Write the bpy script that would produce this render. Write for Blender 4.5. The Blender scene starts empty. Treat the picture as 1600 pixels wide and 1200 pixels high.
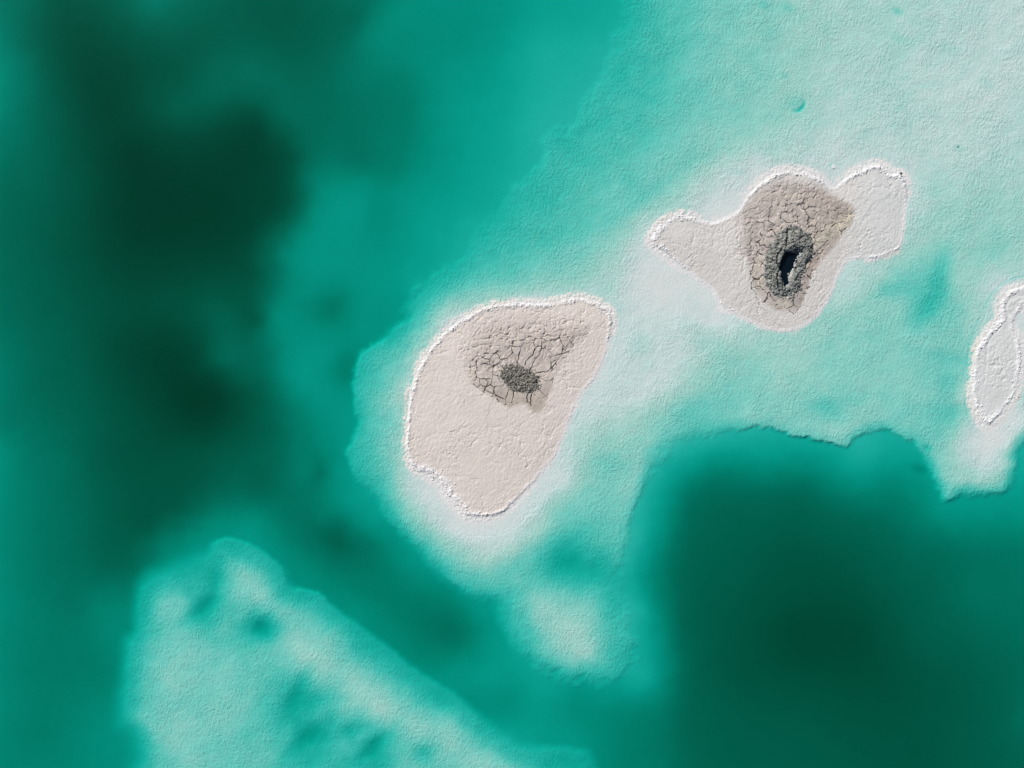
import bpy, math, random
import numpy as np

# ------------------------------------------------------------------ camera, world, sun
S = 0.05                       # metres per photograph pixel on the water plane
def WX(px): return (np.asarray(px, float) - 800.0) * S
def WY(py): return (600.0 - np.asarray(py, float)) * S

sc = bpy.context.scene
col = sc.collection
CAM_H = 55.0
cam = bpy.data.cameras.new('camera'); camo = bpy.data.objects.new('camera', cam); col.objects.link(camo)
camo.location = (0, 0, CAM_H); camo.rotation_euler = (0, 0, 0)
cam.sensor_width = 36.0; cam.lens = 36.0 * CAM_H / 80.0
cam.clip_start = 0.5; cam.clip_end = 9000
sc.camera = camo

SUN_EL, SUN_ROT = math.radians(37), math.radians(-38)      # light from the upper left of the picture
w = bpy.data.worlds.new('World'); sc.world = w; w.use_nodes = True
nt = w.node_tree; bg = nt.nodes['Background']
sky = nt.nodes.new('ShaderNodeTexSky'); sky.sky_type = 'NISHITA'; sky.sun_disc = False
sky.sun_elevation = SUN_EL; sky.sun_rotation = SUN_ROT; sky.dust_density = 0.25
nt.links.new(sky.outputs[0], bg.inputs[0]); bg.inputs[1].default_value = 0.055
sun = bpy.data.lights.new('sun', 'SUN'); sun.energy = 4.25; sun.angle = math.radians(0.5); sun.color = (1.0, 0.965, 0.92)
suno = bpy.data.objects.new('sun', sun); col.objects.link(suno); suno.location = (-60, 60, 90)
suno.rotation_euler = (math.pi/2 - SUN_EL, 0, math.pi - SUN_ROT)
sc.view_settings.view_transform = 'Standard'; sc.view_settings.look = 'None'
sc.view_settings.exposure = 0.0; sc.view_settings.gamma = 1.0
sc.cycles.transparent_max_bounces = 8; sc.cycles.volume_bounces = 0
sc.cycles.max_bounces = 6

# ------------------------------------------------------------------ numpy noise
rng = np.random.default_rng(7)
random.seed(7)
_ang = rng.random((8, 128, 128)) * 2*np.pi
_jx = rng.random((8, 128, 128)); _jy = rng.random((8, 128, 128)); _jv = rng.random((8, 128, 128))
def gnoise(x, y, k=0):
    xi = np.floor(x).astype(np.int64); yi = np.floor(y).astype(np.int64)
    xf = x - xi; yf = y - yi
    A = _ang[k % 8]
    def g(i, j):
        a = A[(xi+i) & 127, (yi+j) & 127]
        return np.cos(a)*(xf-i) + np.sin(a)*(yf-j)
    u = xf*xf*xf*(xf*(xf*6-15)+10); v = yf*yf*yf*(yf*(yf*6-15)+10)
    return ((g(0,0)*(1-u)+g(1,0)*u)*(1-v) + (g(0,1)*(1-u)+g(1,1)*u)*v) * 1.5
def fbm(x, y, scale, oct=4, k=0, gain=0.5):
    x = np.asarray(x, float)/scale; y = np.asarray(y, float)/scale
    s = 0; a = 1.0; t = 0
    for i in range(oct):
        s = s + a*gnoise(x, y, k+i); t += a; a *= gain
        x, y = (x*0.8-y*0.6)*2.03+17.3, (x*0.6+y*0.8)*2.03+5.1
    return s/t
def worley(x, y, scale, k=0):
    x = np.asarray(x, float)/scale; y = np.asarray(y, float)/scale
    xi = np.floor(x).astype(np.int64); yi = np.floor(y).astype(np.int64)
    f1 = np.full(x.shape, 9.0); f2 = f1.copy(); v = np.zeros(x.shape)
    for i in (-1,0,1):
        for j in (-1,0,1):
            a = (xi+i) & 127; b = (yi+j) & 127
            d = np.hypot(xi+i+_jx[k%8][a,b]-x, yi+j+_jy[k%8][a,b]-y)
            n = d < f1
            f2 = np.where(n, f1, np.minimum(f2, d)); v = np.where(n, _jv[k%8][a,b], v); f1 = np.where(n, d, f1)
    return f1, f2, v
def ss(a, b, x):
    t = np.clip((x-a)/(b-a), 0, 1); return t*t*(3-2*t)
def mix(a, b, t): return a + (b-a)*t

# ------------------------------------------------------------------ polylines
def catmull(P, closed=True, n=4):
    P = np.array(P, float); m = len(P); out = []
    for i in range(m if closed else m-1):
        if closed: p0,p1,p2,p3 = P[i-1],P[i],P[(i+1)%m],P[(i+2)%m]
        else: p0,p1,p2,p3 = P[max(i-1,0)],P[i],P[i+1],P[min(i+2,m-1)]
        for t in np.arange(n)/n:
            out.append(0.5*((2*p1)+(-p0+p2)*t+(2*p0-5*p1+4*p2-p3)*t*t+(-p0+3*p1-3*p2+p3)*t**3))
    if not closed: out.append(P[-1])
    return np.array(out)
def seg_dist(poly, X, Y, closed=True):
    """distance to a polyline, and the third column interpolated at the nearest point"""
    P = poly; m = len(P); x = X.ravel().astype(np.float32); y = Y.ravel().astype(np.float32)
    best = np.full(x.shape, 1e12, np.float32); wv = np.zeros(x.shape, np.float32)
    for i in range(m if closed else m-1):
        a = P[i]; b = P[(i+1) % m]; dx, dy = b[0]-a[0], b[1]-a[1]; L = dx*dx+dy*dy+1e-9
        t = np.clip(((x-a[0])*dx+(y-a[1])*dy)/L, 0, 1)
        d = (x-a[0]-t*dx)**2 + (y-a[1]-t*dy)**2
        n = d < best; best[n] = d[n]
        if P.shape[1] > 2: wv[n] = (a[2]+(b[2]-a[2])*t)[n]
    return np.sqrt(best).reshape(X.shape).astype(float), wv.reshape(X.shape).astype(float)
def inside(poly, X, Y):
    x = X.ravel(); y = Y.ravel(); r = np.zeros(x.shape, bool); m = len(poly)
    for i in range(m):
        x1, y1 = poly[i][:2]; x2, y2 = poly[(i+1) % m][:2]
        if y1 == y2: continue
        c = ((y1 > y) != (y2 > y)) & (x < (x2-x1)*(y-y1)/(y2-y1)+x1)
        r ^= c
    return r.reshape(X.shape)
def sdf(poly, X, Y):
    d, wv = seg_dist(poly, X, Y); return np.where(inside(poly, X, Y), d, -d), wv

class Raster:
    def __init__(self, x0, y0, x1, y1, step):
        self.x0, self.y0, self.s = x0, y0, step
        self.gx = np.arange(x0, x1+step, step, dtype=float); self.gy = np.arange(y0, y1+step, step, dtype=float)
        self.X, self.Y = np.meshgrid(self.gx, self.gy)
    def sample(self, F, x, y):
        u = np.clip((x-self.x0)/self.s, 0, len(self.gx)-1.001); v = np.clip((y-self.y0)/self.s, 0, len(self.gy)-1.001)
        i = u.astype(int); j = v.astype(int); a = u-i; b = v-j
        return (F[j,i]*(1-a)+F[j,i+1]*a)*(1-b) + (F[j+1,i]*(1-a)+F[j+1,i+1]*a)*b
def blur(F, n):
    for _ in range(n):
        G = np.pad(F, 1, mode='edge')
        F = (G[:-2,1:-1]+G[2:,1:-1]+G[1:-1,:-2]+G[1:-1,2:]+2*G[1:-1,1:-1])/6
    return F
def rbf(pts, R, c=14.0, lam=2.0, lo=0.004, hi=3.3, nb=4):
    P = np.array(pts, float); x, y, v = P.T
    v = np.sqrt(v)                                           # interpolate the root: even steps in colour
    A = np.sqrt((x[:,None]-x)**2+(y[:,None]-y)**2+c*c)
    A = A - lam*np.eye(len(x)); n = len(x)
    M = np.zeros((n+1,n+1)); M[:n,:n] = A; M[n,:n] = 1; M[:n,n] = 1
    wts = np.linalg.solve(M, np.append(v, 0))
    X = R.X.ravel(); Y = R.Y.ravel(); out = np.full(X.shape, wts[n])
    for i in range(n): out += wts[i]*np.sqrt((X-x[i])**2+(Y-y[i])**2+c*c)
    out = np.clip(out, math.sqrt(lo), math.sqrt(hi))**2
    return blur(out.reshape(R.X.shape), nb)
# ------------------------------------------------------------------ depth soundings (photo x, y, metres of water)
def T(s): return [tuple(float(v) for v in p.split(',')) for p in s.split()]
DEEP = T('''0,0,1.4 30,0,1.5 60,0,1.8 100,0,2.1 150,0,2.0 200,0,1.7 235,0,1.35 290,0,1.6 350,0,1.85 400,0,2.0
0,60,1.25 40,60,1.7 80,60,2.1 130,60,2.35 200,60,2.15 250,50,1.9 320,60,2.0 400,60,1.95
0,120,1.05 40,120,1.45 80,120,2.0 130,120,2.5 200,120,2.45 280,120,2.15 340,110,1.75 400,110,1.65
0,170,1.15 50,180,1.65 100,180,2.1 160,170,2.65 220,170,2.35 280,170,1.95 340,150,1.8 400,160,2.0
0,240,1.45 50,240,1.7 100,240,2.1 150,240,2.5 200,240,2.9 260,210,2.5 320,200,2.4 400,200,2.75
0,300,1.65 60,300,1.85 120,300,2.2 200,300,2.9 300,300,2.95 400,290,2.75
450,20,2.05 500,20,1.9 540,10,1.7 560,30,1.75 580,0,1.5 580,50,1.2 620,20,1.05 640,60,1.1 700,20,1.0 700,60,1.05 800,10,.9
450,80,1.95 520,80,1.75 560,90,1.4 640,90,1.1 740,60,1.0 800,60,.8
420,130,1.7 480,130,1.75 560,130,1.45 620,120,1.3 660,110,1.1 700,120,.95 760,120,.85 800,120,.72
440,170,1.75 500,180,1.7 580,170,1.5 640,170,1.35 670,150,1.1 700,170,.92 800,180,.68
420,200,2.3 460,200,1.8 520,220,1.6 600,220,1.4 640,220,1.3 665,210,1.1 720,210,.85 800,230,.65
420,250,2.7 450,240,2.4 480,250,1.75 560,260,1.5 620,260,1.35 650,250,1.15 690,260,.95 760,270,.72
430,290,2.7 470,285,1.9 500,285,1.25 560,285,1.1 600,290,1.15 640,290,1.0
410,320,2.75 440,330,2.5 465,320,1.9 485,330,1.2 520,340,.95 560,330,.92 590,340,1.1 620,320,1.0 650,350,.85 700,330,.78 760,320,.68
400,370,2.5 430,370,1.9 440,400,1.3 480,390,1.0 540,390,.95 600,390,1.0 640,420,.82 680,400,.75
400,430,2.3 425,430,1.8 430,460,1.5 450,460,1.2 500,450,1.05 520,480,1.5 545,460,1.1 580,460,.95 620,470,.95
400,500,2.2 425,500,1.2 460,500,1.1 510,520,1.1 560,510,1.0 600,510,1.0
410,560,1.7 440,560,1.15 480,560,.95 520,560,1.0 535,575,1.35 545,590,1.3 410,600,1.9
0,360,1.7 60,360,1.95 120,360,2.3 200,360,2.9 300,360,2.95 380,370,2.75
0,430,1.65 60,430,1.9 120,430,2.2 200,430,2.6 280,430,2.6 350,430,2.5
0,490,1.6 60,490,1.85 120,490,2.1 180,480,2.35 250,480,2.4 320,490,2.1 360,500,1.95
0,550,1.4 60,550,1.75 120,550,2.0 180,550,2.5 250,550,2.85 310,540,2.5 350,560,1.75
0,600,1.3 60,600,1.75 120,600,1.95 170,600,2.3 220,610,2.6 280,610,3.0 340,610,2.9 380,600,2.1
0,660,1.35 60,660,1.6 120,660,1.85 190,660,2.25 250,660,2.6 300,660,2.9 350,660,2.7 400,660,2.15
0,710,1.0 40,720,1.35 100,720,1.6 160,720,2.1 220,720,2.3 280,710,2.35 340,710,2.2 400,720,1.9
0,770,1.05 60,770,1.4 120,770,1.7 190,770,2.1 250,770,2.2 320,760,2.1 380,760,1.8
0,830,1.1 60,830,1.4 120,830,1.65 180,830,2.0 230,830,2.1 280,800,2.1
0,890,1.1 60,890,1.4 120,890,1.6 180,890,1.85
260,850,1.35 330,820,1.2 400,815,1.05 300,860,1.0
400,620,2.2 440,630,1.6 460,600,1.0 500,610,.95 540,620,1.0 420,680,2.0 470,680,1.4 520,690,1.05 400,740,2.0 450,740,1.6 480,740,1.3 500,742,1.7 520,745,1.1 540,740,.95 560,790,.9 400,780,1.75 460,790,1.55 520,800,1.25 580,820,.95
440,830,1.35 480,840,1.6 530,845,2.0 580,860,1.5 620,840,1.0 640,880,1.0 440,860,1.1 490,890,1.2 540,890,1.5 600,900,1.4
470,905,1.1 540,910,1.35 600,930,1.4 650,960,1.45 700,980,1.6 720,990,1.55 560,960,1.05 620,1010,1.15 680,1030,1.25 740,1010,1.2 700,920,1.1 680,900,1.0 740,950,1.0 770,950,.85 780,1000,.9 700,1060,.95 760,1060,.85 800,1100,1.05 740,1100,1.055 800,1150,.75 850,1080,.75 900,1100,1.055 950,1100,1.0 850,1150,.85 900,1170,.9
0,950,1.05 60,950,1.3 120,950,1.45 160,950,1.2 0,1010,1.1 0,1100,1.05 60,1050,1.3 60,1150,1.25 120,1100,1.2 150,1050,1.3 120,1180,1.1 160,1150,1.0 170,1000,1.15
850,0,.75 900,30,.68 940,40,.6 850,80,.58 900,100,.55 930,80,.52 850,150,.55 880,170,.5 820,200,.55 800,280,.6 740,350,.62 690,400,.68 640,450,.78 590,530,1.0
1050,700,.42 1100,690,.5 1150,690,.6 1200,690,.65 1250,700,.75 1300,710,.75 1340,710,.55 1380,700,.6 1420,720,.75 1440,760,.9 1480,800,.8 1550,790,.75 1600,760,.65
1030,740,.55 1080,730,.85 1130,730,1.1 1200,740,1.1 1260,750,1.3 1300,760,1.15 1350,750,.85 1400,760,1.05
1000,800,.5 1040,790,.9 1080,780,1.4 1150,790,1.75 1250,790,1.8 1350,800,1.4 1400,800,1.3 1460,820,1.1 1530,830,1.0 1600,820,.9
1000,850,.55 1030,850,1.0 1080,850,1.7 1150,850,1.95 1250,850,2.15 1350,850,1.9 1430,860,1.5 1500,860,1.35 1560,860,1.25 1600,860,1.2
985,900,.55 1020,900,1.15 1070,920,1.8 1150,920,2.1 1250,930,2.35 1350,920,2.2 1450,930,1.75 1520,930,1.35 1600,930,1.3
1000,960,.55 1030,960,1.1 1080,980,1.9 1150,990,2.2 1250,1000,2.6 1350,1000,2.5 1450,1000,1.9 1550,1000,1.5 1600,1000,1.4
990,1040,.6 1010,1060,.65 1060,1050,1.4 1100,1050,2.0 1200,1060,2.3 1300,1060,2.4 1400,1060,2.3 1500,1060,2.0 1600,1060,1.5
950,1110,1.1 1000,1110,1.2 1060,1120,1.6 1150,1130,2.0 1250,1120,2.1 1350,1130,2.2 1450,1130,2.1 1550,1120,1.8 1600,1130,1.4
960,1190,1.2 1050,1190,1.5 1150,1190,1.9 1300,1190,2.0 1450,1190,2.1 1600,1190,1.6''')
BANK = T('''985,20,.33 1000,100,.3 1050,50,.24 1100,30,.18 1150,100,.14 1200,50,.14 1250,20,.09 1300,50,.08 1350,30,.07 1400,20,.055 1400,60,.06 1500,20,.045 1600,0,.03 1600,80,.035 1550,150,.03 1450,120,.04 1400,200,.05 1300,120,.07 1250,200,.08 1500,230,.045 1600,230,.06 1600,300,.075 1550,320,.09 1500,290,.07 1460,300,.08 1430,300,.04 1450,350,.08 1340,230,.045 1290,255,.03 1200,245,.06 1220,160,.11 1150,180,.15 1150,230,.09 1100,270,.08 1190,255,.03 1120,300,.035 1110,320,.02 1130,330,.012 1060,320,.07 1020,350,.05 1000,390,.03 1050,280,.12 1000,300,.15 950,340,.17 960,390,.09 970,420,.05 1000,430,.02 1030,440,.012 1000,200,.24 1050,150,.22 950,250,.24 900,300,.25 920,200,.32 860,280,.32 880,380,.22 830,330,.33 800,370,.33 850,420,.16 760,400,.36 800,430,.19 720,430,.36 740,450,.18 680,460,.32 700,470,.15 650,500,.3 670,510,.14 690,500,.05 620,540,.27 650,550,.08 590,560,.3 610,600,.16 625,620,.08 570,600,.32 580,650,.25 610,660,.15 560,700,.36 590,710,.22 615,690,.12 590,750,.3 620,740,.1 640,770,.05 620,800,.27 650,820,.12 680,850,.15 660,860,.35 700,880,.2 720,830,.02 740,850,.04 760,880,.08 700,910,.38 740,920,.3 780,880,.12 800,850,.05 780,920,.22 820,870,.15 850,840,.12 840,780,.03 880,740,.03 870,800,.12 900,700,.06 920,780,.15 930,650,.04 950,720,.15 930,830,.22 900,850,.28 870,870,.35 900,880,.42 860,890,.3 940,880,.35 960,850,.22 970,800,.15 990,770,.12 960,600,.035 970,650,.05 1000,700,.1 1010,620,.04 1050,600,.04 1030,660,.13 1080,640,.2 1120,650,.2 1100,600,.12 1000,540,.055 960,560,.025 970,520,.03 960,480,.05 930,450,.06 1000,480,.02 1050,500,.03 1050,550,.03 1100,520,.06 1120,500,.02 1150,560,.13 1200,540,.09 1200,600,.13 1180,650,.16 1220,670,.16 1260,620,.13 1300,600,.13 1300,640,.17 1250,540,.09 1300,520,.14 1350,560,.14 1320,680,.12 1330,450,.06 1380,450,.13 1370,420,.07 1400,480,.14 1440,420,.16 1430,460,.18 1455,440,.18 1475,460,.20 1450,490,.20 1490,440,.13 1440,380,.09 1500,400,.1 1550,400,.12 1600,370,.09 1600,410,.08 1500,470,.13 1450,540,.14 1400,600,.14 1380,650,.15 1450,620,.15 1490,600,.2 1490,650,.2 1500,560,.16 1510,520,.12 1530,470,.07 1560,440,.04 1515,620,.04 1520,680,.03 1500,700,.07 1470,700,.15 1460,680,.18 1540,700,.012 1560,690,.012 1590,650,.02 1600,620,.05 1580,700,.08 1540,740,.06 1500,750,.12 1560,760,.15 1600,560,.02 1595,500,.02
880,980,.085 900,1000,.075 920,1020,.09 850,950,.10 870,930,.16 830,940,.15 900,930,.22 810,970,.3 830,1010,.3 850,1000,.15 880,1040,.2 930,1045,.28 955,1010,.28 950,960,.3 920,950,.14 800,930,.25
800,480,.03 850,480,.03 700,600,.02 750,700,.02 850,600,.02 900,520,.02 1250,350,.02 1200,450,.02 1380,330,.02 1100,380,.02''')
PLAT = T('''215,960,.55 230,930,.5 240,910,.55 280,890,.6 240,960,.25 230,1000,.3 260,940,.2 290,930,.35 200,1040,.4 230,1050,.2 190,1110,.5 220,1120,.22 215,1160,.4 240,1190,.25 300,950,.32 310,960,.5 325,950,.55 340,910,.45 350,860,.5 350,890,.3 340,930,.3 370,870,.4 380,890,.2 420,880,.4 370,920,.17 410,930,.17 440,910,.35 450,940,.25 300,1000,.2 260,1050,.17 300,1100,.16 260,1150,.18 350,980,.22 380,975,.4 400,980,.6 415,985,.5 400,1010,.25 350,1050,.18 430,960,.2 470,960,.2 480,930,.45 520,960,.4 450,1000,.15 480,1030,.1 500,1020,.12 540,1000,.3 560,1010,.4 430,1050,.25 500,1050,.12 550,1060,.12 600,1040,.4 640,1060,.45 600,1080,.15 450,1080,.45 475,1090,.55 470,1110,.55 470,1130,.55 440,1100,.4 500,1110,.3 400,1100,.2 520,1090,.3 540,1110,.2 600,1110,.1 650,1100,.25 690,1100,.45 700,1120,.25 650,1140,.12 700,1160,.12 750,1150,.3 760,1180,.17 800,1180,.35 850,1180,.55 900,1190,.65 560,1150,.3 520,1150,.35 480,1160,.5 500,1155,.55 460,1180,.4 550,1140,.42 590,1165,.5 570,1180,.45 610,1150,.3 640,1190,.2 540,1190,.4 420,1180,.22 350,1180,.2 300,1190,.16 660,1175,.35 800,1200,.2''')
# outline of the shallow bank (x, y, half width of its edge)
BANK_EDGE = T('''980,-260,14 978,-50,14 975,30,14 962,60,14 950,100,16 915,160,14 905,190,12 872,205,12 845,215,10 852,240,9 835,265,12 800,300,16 775,340,16 745,372,12 738,388,10 700,418,14 662,445,14 640,470,12 628,500,12 600,528,7 575,540,4 558,560,4 552,590,4 554,640,5 560,665,4 546,690,4 540,712,4 556,750,5 588,780,7 602,810,6 640,850,8 675,890,9 704,916,9 742,936,9 770,940,12 780,970,10 795,1000,10 815,1025,11 850,1050,12 900,1066,13 950,1070,14 980,1050,12 988,1010,14 978,960,16 965,920,18 972,880,16 984,835,8 988,800,5 1003,778,6 1012,750,9 1040,705,18 1080,684,20 1140,674,6 1190,668,3 1240,680,2.5 1280,688,2.5 1320,698,2.5 1330,690,3 1348,680,5 1385,670,3 1402,680,3 1432,692,3 1446,722,4 1462,752,4 1476,785,5 1502,776,6 1540,776,7 1572,770,7 1590,742,6 1589,716,4 1602,690,4 1660,672,5 1900,640,10 1900,-260,10''')
PLAT_EDGE = T('''215,1400,10 212,1180,16 186,1140,15 182,1110,12 190,1050,10 194,1005,10 208,985,9 209,950,9 216,910,11 250,888,13 318,866,10 330,850,4 350,840,3 375,845,3 410,860,3 440,885,3.5 456,915,7 470,920,3 500,927,3 530,955,3.5 565,980,4 600,1005,4 630,1030,4 670,1060,4 705,1080,4 730,1100,5 765,1130,7 815,1166,8 860,1168,5 900,1172,5 934,1200,6 940,1400,8''')
# outlines of the islands (x, y, width of the knobbly salt rim)
ISL1 = T('''737,490,9 760,480,9 787,475,10 817,473,10 850,475,9 873,470,11 900,465,11 920,468,11 940,477,11 955,490,11 957,507,9 952,527,7 948,547,6 940,570,6 928,593,6 910,613,6 897,640,6 888,660,6 877,690,6 865,717,6 847,737,6 830,757,7 810,777,7 790,797,8 770,806,9 747,807,12 727,804,15 717,790,17 703,777,18 690,757,22 670,743,20 650,733,13 638,717,10 635,693,9 636,667,9 638,640,9 642,613,9 650,587,9 662,560,9 677,540,9 697,518,9 717,503,9''')
ISL2 = T('''1017,377,14 1027,356,16 1040,345,16 1058,336,15 1078,338,13 1095,345,9 1115,348,7 1132,341,6 1150,332,5 1161,316,6 1175,299,8 1193,283,10 1210,272,11 1230,267,11 1253,269,10 1273,275,9 1288,285,8 1302,292,5 1316,284,8 1331,273,11 1351,263,13 1368,257,13 1383,263,12 1390,273,9 1406,272,10 1415,285,9 1417,305,7 1415,325,6 1413,345,6 1411,368,6 1406,388,7 1383,400,7 1362,404,7 1342,403,6 1325,407,5 1315,420,4 1308,434,4 1299,457,4 1291,474,5 1279,492,5 1262,506,5 1242,515,6 1219,518,6 1196,513,6 1176,505,6 1158,496,6 1141,484,7 1127,477,7 1118,463,4 1113,453,4 1095,440,5 1078,427,6 1058,410,8 1038,395,12''')
ISL3 = T('''1700,425,8 1640,430,9 1600,447,10 1577,455,10 1563,474,11 1562,499,11 1546,516,11 1532,534,11 1523,555,11 1520,583,11 1518,611,11 1521,632,12 1532,653,12 1542,665,12 1556,653,11 1574,632,11 1588,611,11 1593,583,11 1595,555,10 1591,530,9 1583,513,8 1585,495,8 1600,478,9 1640,455,9 1700,450,8''')
# damp mud stains (x, y, softness)
STAIN1 = T('''737,599,4 745,605,3 756,613,3 771,620,3 777,625,3 788,633,3 798,636,4 805,635,4 813,631,4 821,631,4 829,640,4 838,645,4 846,641,5 852,628,4 857,618,4 863,607,4 866,591,4 871,580,5 874,569,5 884,559,4 896,543,4 907,532,5 918,524,7 916,512,12 893,508,20 850,503,26 800,503,26 758,512,24 735,540,18 730,570,12''')
STAIN2 = T('''1156,330,16 1160,360,14 1158,390,10 1168,408,7 1172,431,6 1179,451,5 1193,469,4 1207,483,3 1224,486,2.5 1246,484,2.5 1256,463,2 1267,431,2 1283,408,3 1303,385,4 1317,364,4 1331,346,3 1332,322,4 1312,312,6 1293,301,7 1270,291,9 1239,285,12 1210,286,14 1181,302,14''')
CLUMP1 = T('''783,576 795,568 812,571 823,578 837,583 842,593 841,607 833,613 816,615 800,609 788,600 781,588''')
MOUND2 = T('''1240,353 1253,358 1263,368 1271,383 1271,400 1263,415 1255,428 1253,443 1247,457 1227,467 1208,463 1197,448 1193,428 1194,407 1201,387 1212,368 1225,357''')
HOLE2 = T('''1227,391 1238,394 1247,397 1243,406 1239,417 1230,428 1222,442 1217,432 1215,414 1219,401''')
# wandering cracks (x, y)
CR1 = [T('745,490 738,493 722,500 707,507 700,516 690,522 680,533 672,543 668,557 658,570 653,580 646,590 643,597 640,612 638,627 637,640 634,657 631,670 630,683 632,707 637,727'),]
CR2 = [T('1302,293 1309,289 1316,280 1322,275'), T('1128,344 1150,334 1158,322 1166,308 1180,292')]
CR3 = [T('1640,425 1600,431 1575,438 1560,448 1545,468 1536,488 1525,508 1514,540 1511,570 1512,600 1508,625 1512,650 1517,668'),
       T('1600,462 1580,466 1572,480 1573,498 1560,514 1549,526 1543,540 1540,570 1538,600')]
GROOVE2 = [T('1231,360 1229,372 1226,386'), T('1218,392 1213,400 1212,412 1216,420 1212,430 1213,442 1217,455')]
# ------------------------------------------------------------------ materials
def new_mat(name):
    m = bpy.data.materials.new(name); m.use_nodes = True; m.node_tree.nodes.clear(); return m, m.node_tree
def N(t, typ, **kw):
    n = t.nodes.new(typ)
    for k, v in kw.items():
        if k.startswith('i_'): n.inputs[k[2:].replace('_', ' ')].default_value = v
        else: setattr(n, k, v)
    return n
def L(t, a, b): t.links.new(a, b)
def M_(t, op, a, b=None, c=None):
    n = t.nodes.new('ShaderNodeMath'); n.operation = op
    for i, v in enumerate((a, b, c)):
        if v is None: continue
        if isinstance(v, (int, float)): n.inputs[i].default_value = v
        else: t.links.new(v, n.inputs[i])
    return n.outputs[0]
def salt_material(name, ripple_amp, grain_amp, rough=0.85, spec=0.25):
    """colour comes from the point attribute tint; attribute ripple scales the fine relief"""
    m, t = new_mat(name)
    out = N(t, 'ShaderNodeOutputMaterial'); b = N(t, 'ShaderNodeBsdfPrincipled')
    b.inputs['Roughness'].default_value = rough; b.inputs['Specular IOR Level'].default_value = spec
    a = N(t, 'ShaderNodeAttribute', attribute_name='tint'); r = N(t, 'ShaderNodeAttribute', attribute_name='ripple')
    g = N(t, 'ShaderNodeNewGeometry')
    # mottle
    n1 = N(t, 'ShaderNodeTexNoise', i_Scale=0.9, i_Detail=6.0, i_Roughness=0.6); L(t, g.outputs['Position'], n1.inputs['Vector'])
    n2 = N(t, 'ShaderNodeTexNoise', i_Scale=7.0, i_Detail=4.0, i_Roughness=0.6); L(t, g.outputs['Position'], n2.inputs['Vector'])
    f = M_(t, 'ADD', M_(t, 'MULTIPLY_ADD', n1.outputs['Fac'], 0.10, 0.90), M_(t, 'MULTIPLY', n2.outputs['Fac'], 0.10))
    vm = N(t, 'ShaderNodeVectorMath', operation='SCALE'); L(t, a.outputs['Color'], vm.inputs[0]); L(t, f, vm.inputs['Scale'])
    L(t, vm.outputs[0], b.inputs['Base Color'])
    # wavelets: short crests running roughly up the picture, leaning right
    warp = N(t, 'ShaderNodeTexNoise', i_Scale=0.35, i_Detail=2.0); L(t, g.outputs['Position'], warp.inputs['Vector'])
    wv = N(t, 'ShaderNodeVectorMath', operation='MULTIPLY_ADD')
    L(t, warp.outputs['Color'], wv.inputs[0]); wv.inputs[1].default_value = (1.6, 1.6, 0); L(t, g.outputs['Position'], wv.inputs[2])
    mp = N(t, 'ShaderNodeMapping'); L(t, wv.outputs[0], mp.inputs['Vector'])
    mp.inputs['Rotation'].default_value = (0, 0, math.radians(28)); mp.inputs['Scale'].default_value = (1.0, 0.66, 0.0)
    w1 = N(t, 'ShaderNodeTexNoise', i_Scale=5.0, i_Detail=3.0, i_Roughness=0.62, i_Distortion=0.0); L(t, mp.outputs[0], w1.inputs['Vector'])
    w2 = N(t, 'ShaderNodeTexNoise', i_Scale=9.0, i_Detail=3.0, i_Roughness=0.65); L(t, g.outputs['Position'], w2.inputs['Vector'])
    h = M_(t, 'ADD', M_(t, 'MULTIPLY', w1.outputs['Fac'], ripple_amp), M_(t, 'MULTIPLY', w2.outputs['Fac'], grain_amp))
    h = M_(t, 'MULTIPLY', h, r.outputs['Fac'])
    bp = N(t, 'ShaderNodeBump'); bp.inputs['Strength'].default_value = 1.0; bp.inputs['Distance'].default_value = 1.0
    L(t, h, bp.inputs['Height']); L(t, bp.outputs[0], b.inputs['Normal'])
    L(t, b.outputs[0], out.inputs[0]); return m
def plain_material(name, c1, c2, scale, rough, bump=0.0, spec=0.3):
    m, t = new_mat(name)
    out = N(t, 'ShaderNodeOutputMaterial'); b = N(t, 'ShaderNodeBsdfPrincipled')
    b.inputs['Roughness'].default_value = rough; b.inputs['Specular IOR Level'].default_value = spec
    g = N(t, 'ShaderNodeNewGeometry')
    n = N(t, 'ShaderNodeTexNoise', i_Scale=scale, i_Detail=5.0, i_Roughness=0.65); L(t, g.outputs['Position'], n.inputs['Vector'])
    r = N(t, 'ShaderNodeValToRGB'); r.color_ramp.elements[0].position = .35; r.color_ramp.elements[1].position = .65
    r.color_ramp.elements[0].color = (*c1, 1); r.color_ramp.elements[1].color = (*c2, 1)
    L(t, n.outputs['Fac'], r.inputs[0]); L(t, r.outputs[0], b.inputs['Base Color'])
    if bump:
        bp = N(t, 'ShaderNodeBump'); bp.inputs['Distance'].default_value = bump; bp.inputs['Strength'].default_value = 1
        L(t, n.outputs['Fac'], bp.inputs['Height']); L(t, bp.outputs[0], b.inputs['Normal'])
    L(t, b.outputs[0], out.inputs[0]); return m
MAT_BED = salt_material('lake_bed_salt', 0.088, 0.034, 0.95, 0.0)
MAT_CRUST = salt_material('salt_crust', 0.088, 0.034)
MAT_LUMP = plain_material('white_salt', (.76,.74,.73), (.86,.85,.85), 1.2, .8)
MAT_CLOD = plain_material('grey_mud_clods', (.11,.115,.105), (.40,.405,.375), 5, .9)
MAT_CLOD_BROWN = plain_material('grey_brown_clods', (.10,.092,.078), (.46,.43,.38), 5, .9)
MAT_STONE = plain_material('dark_stone', (.02,.03,.04), (.06,.07,.08), 14, .8)

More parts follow.
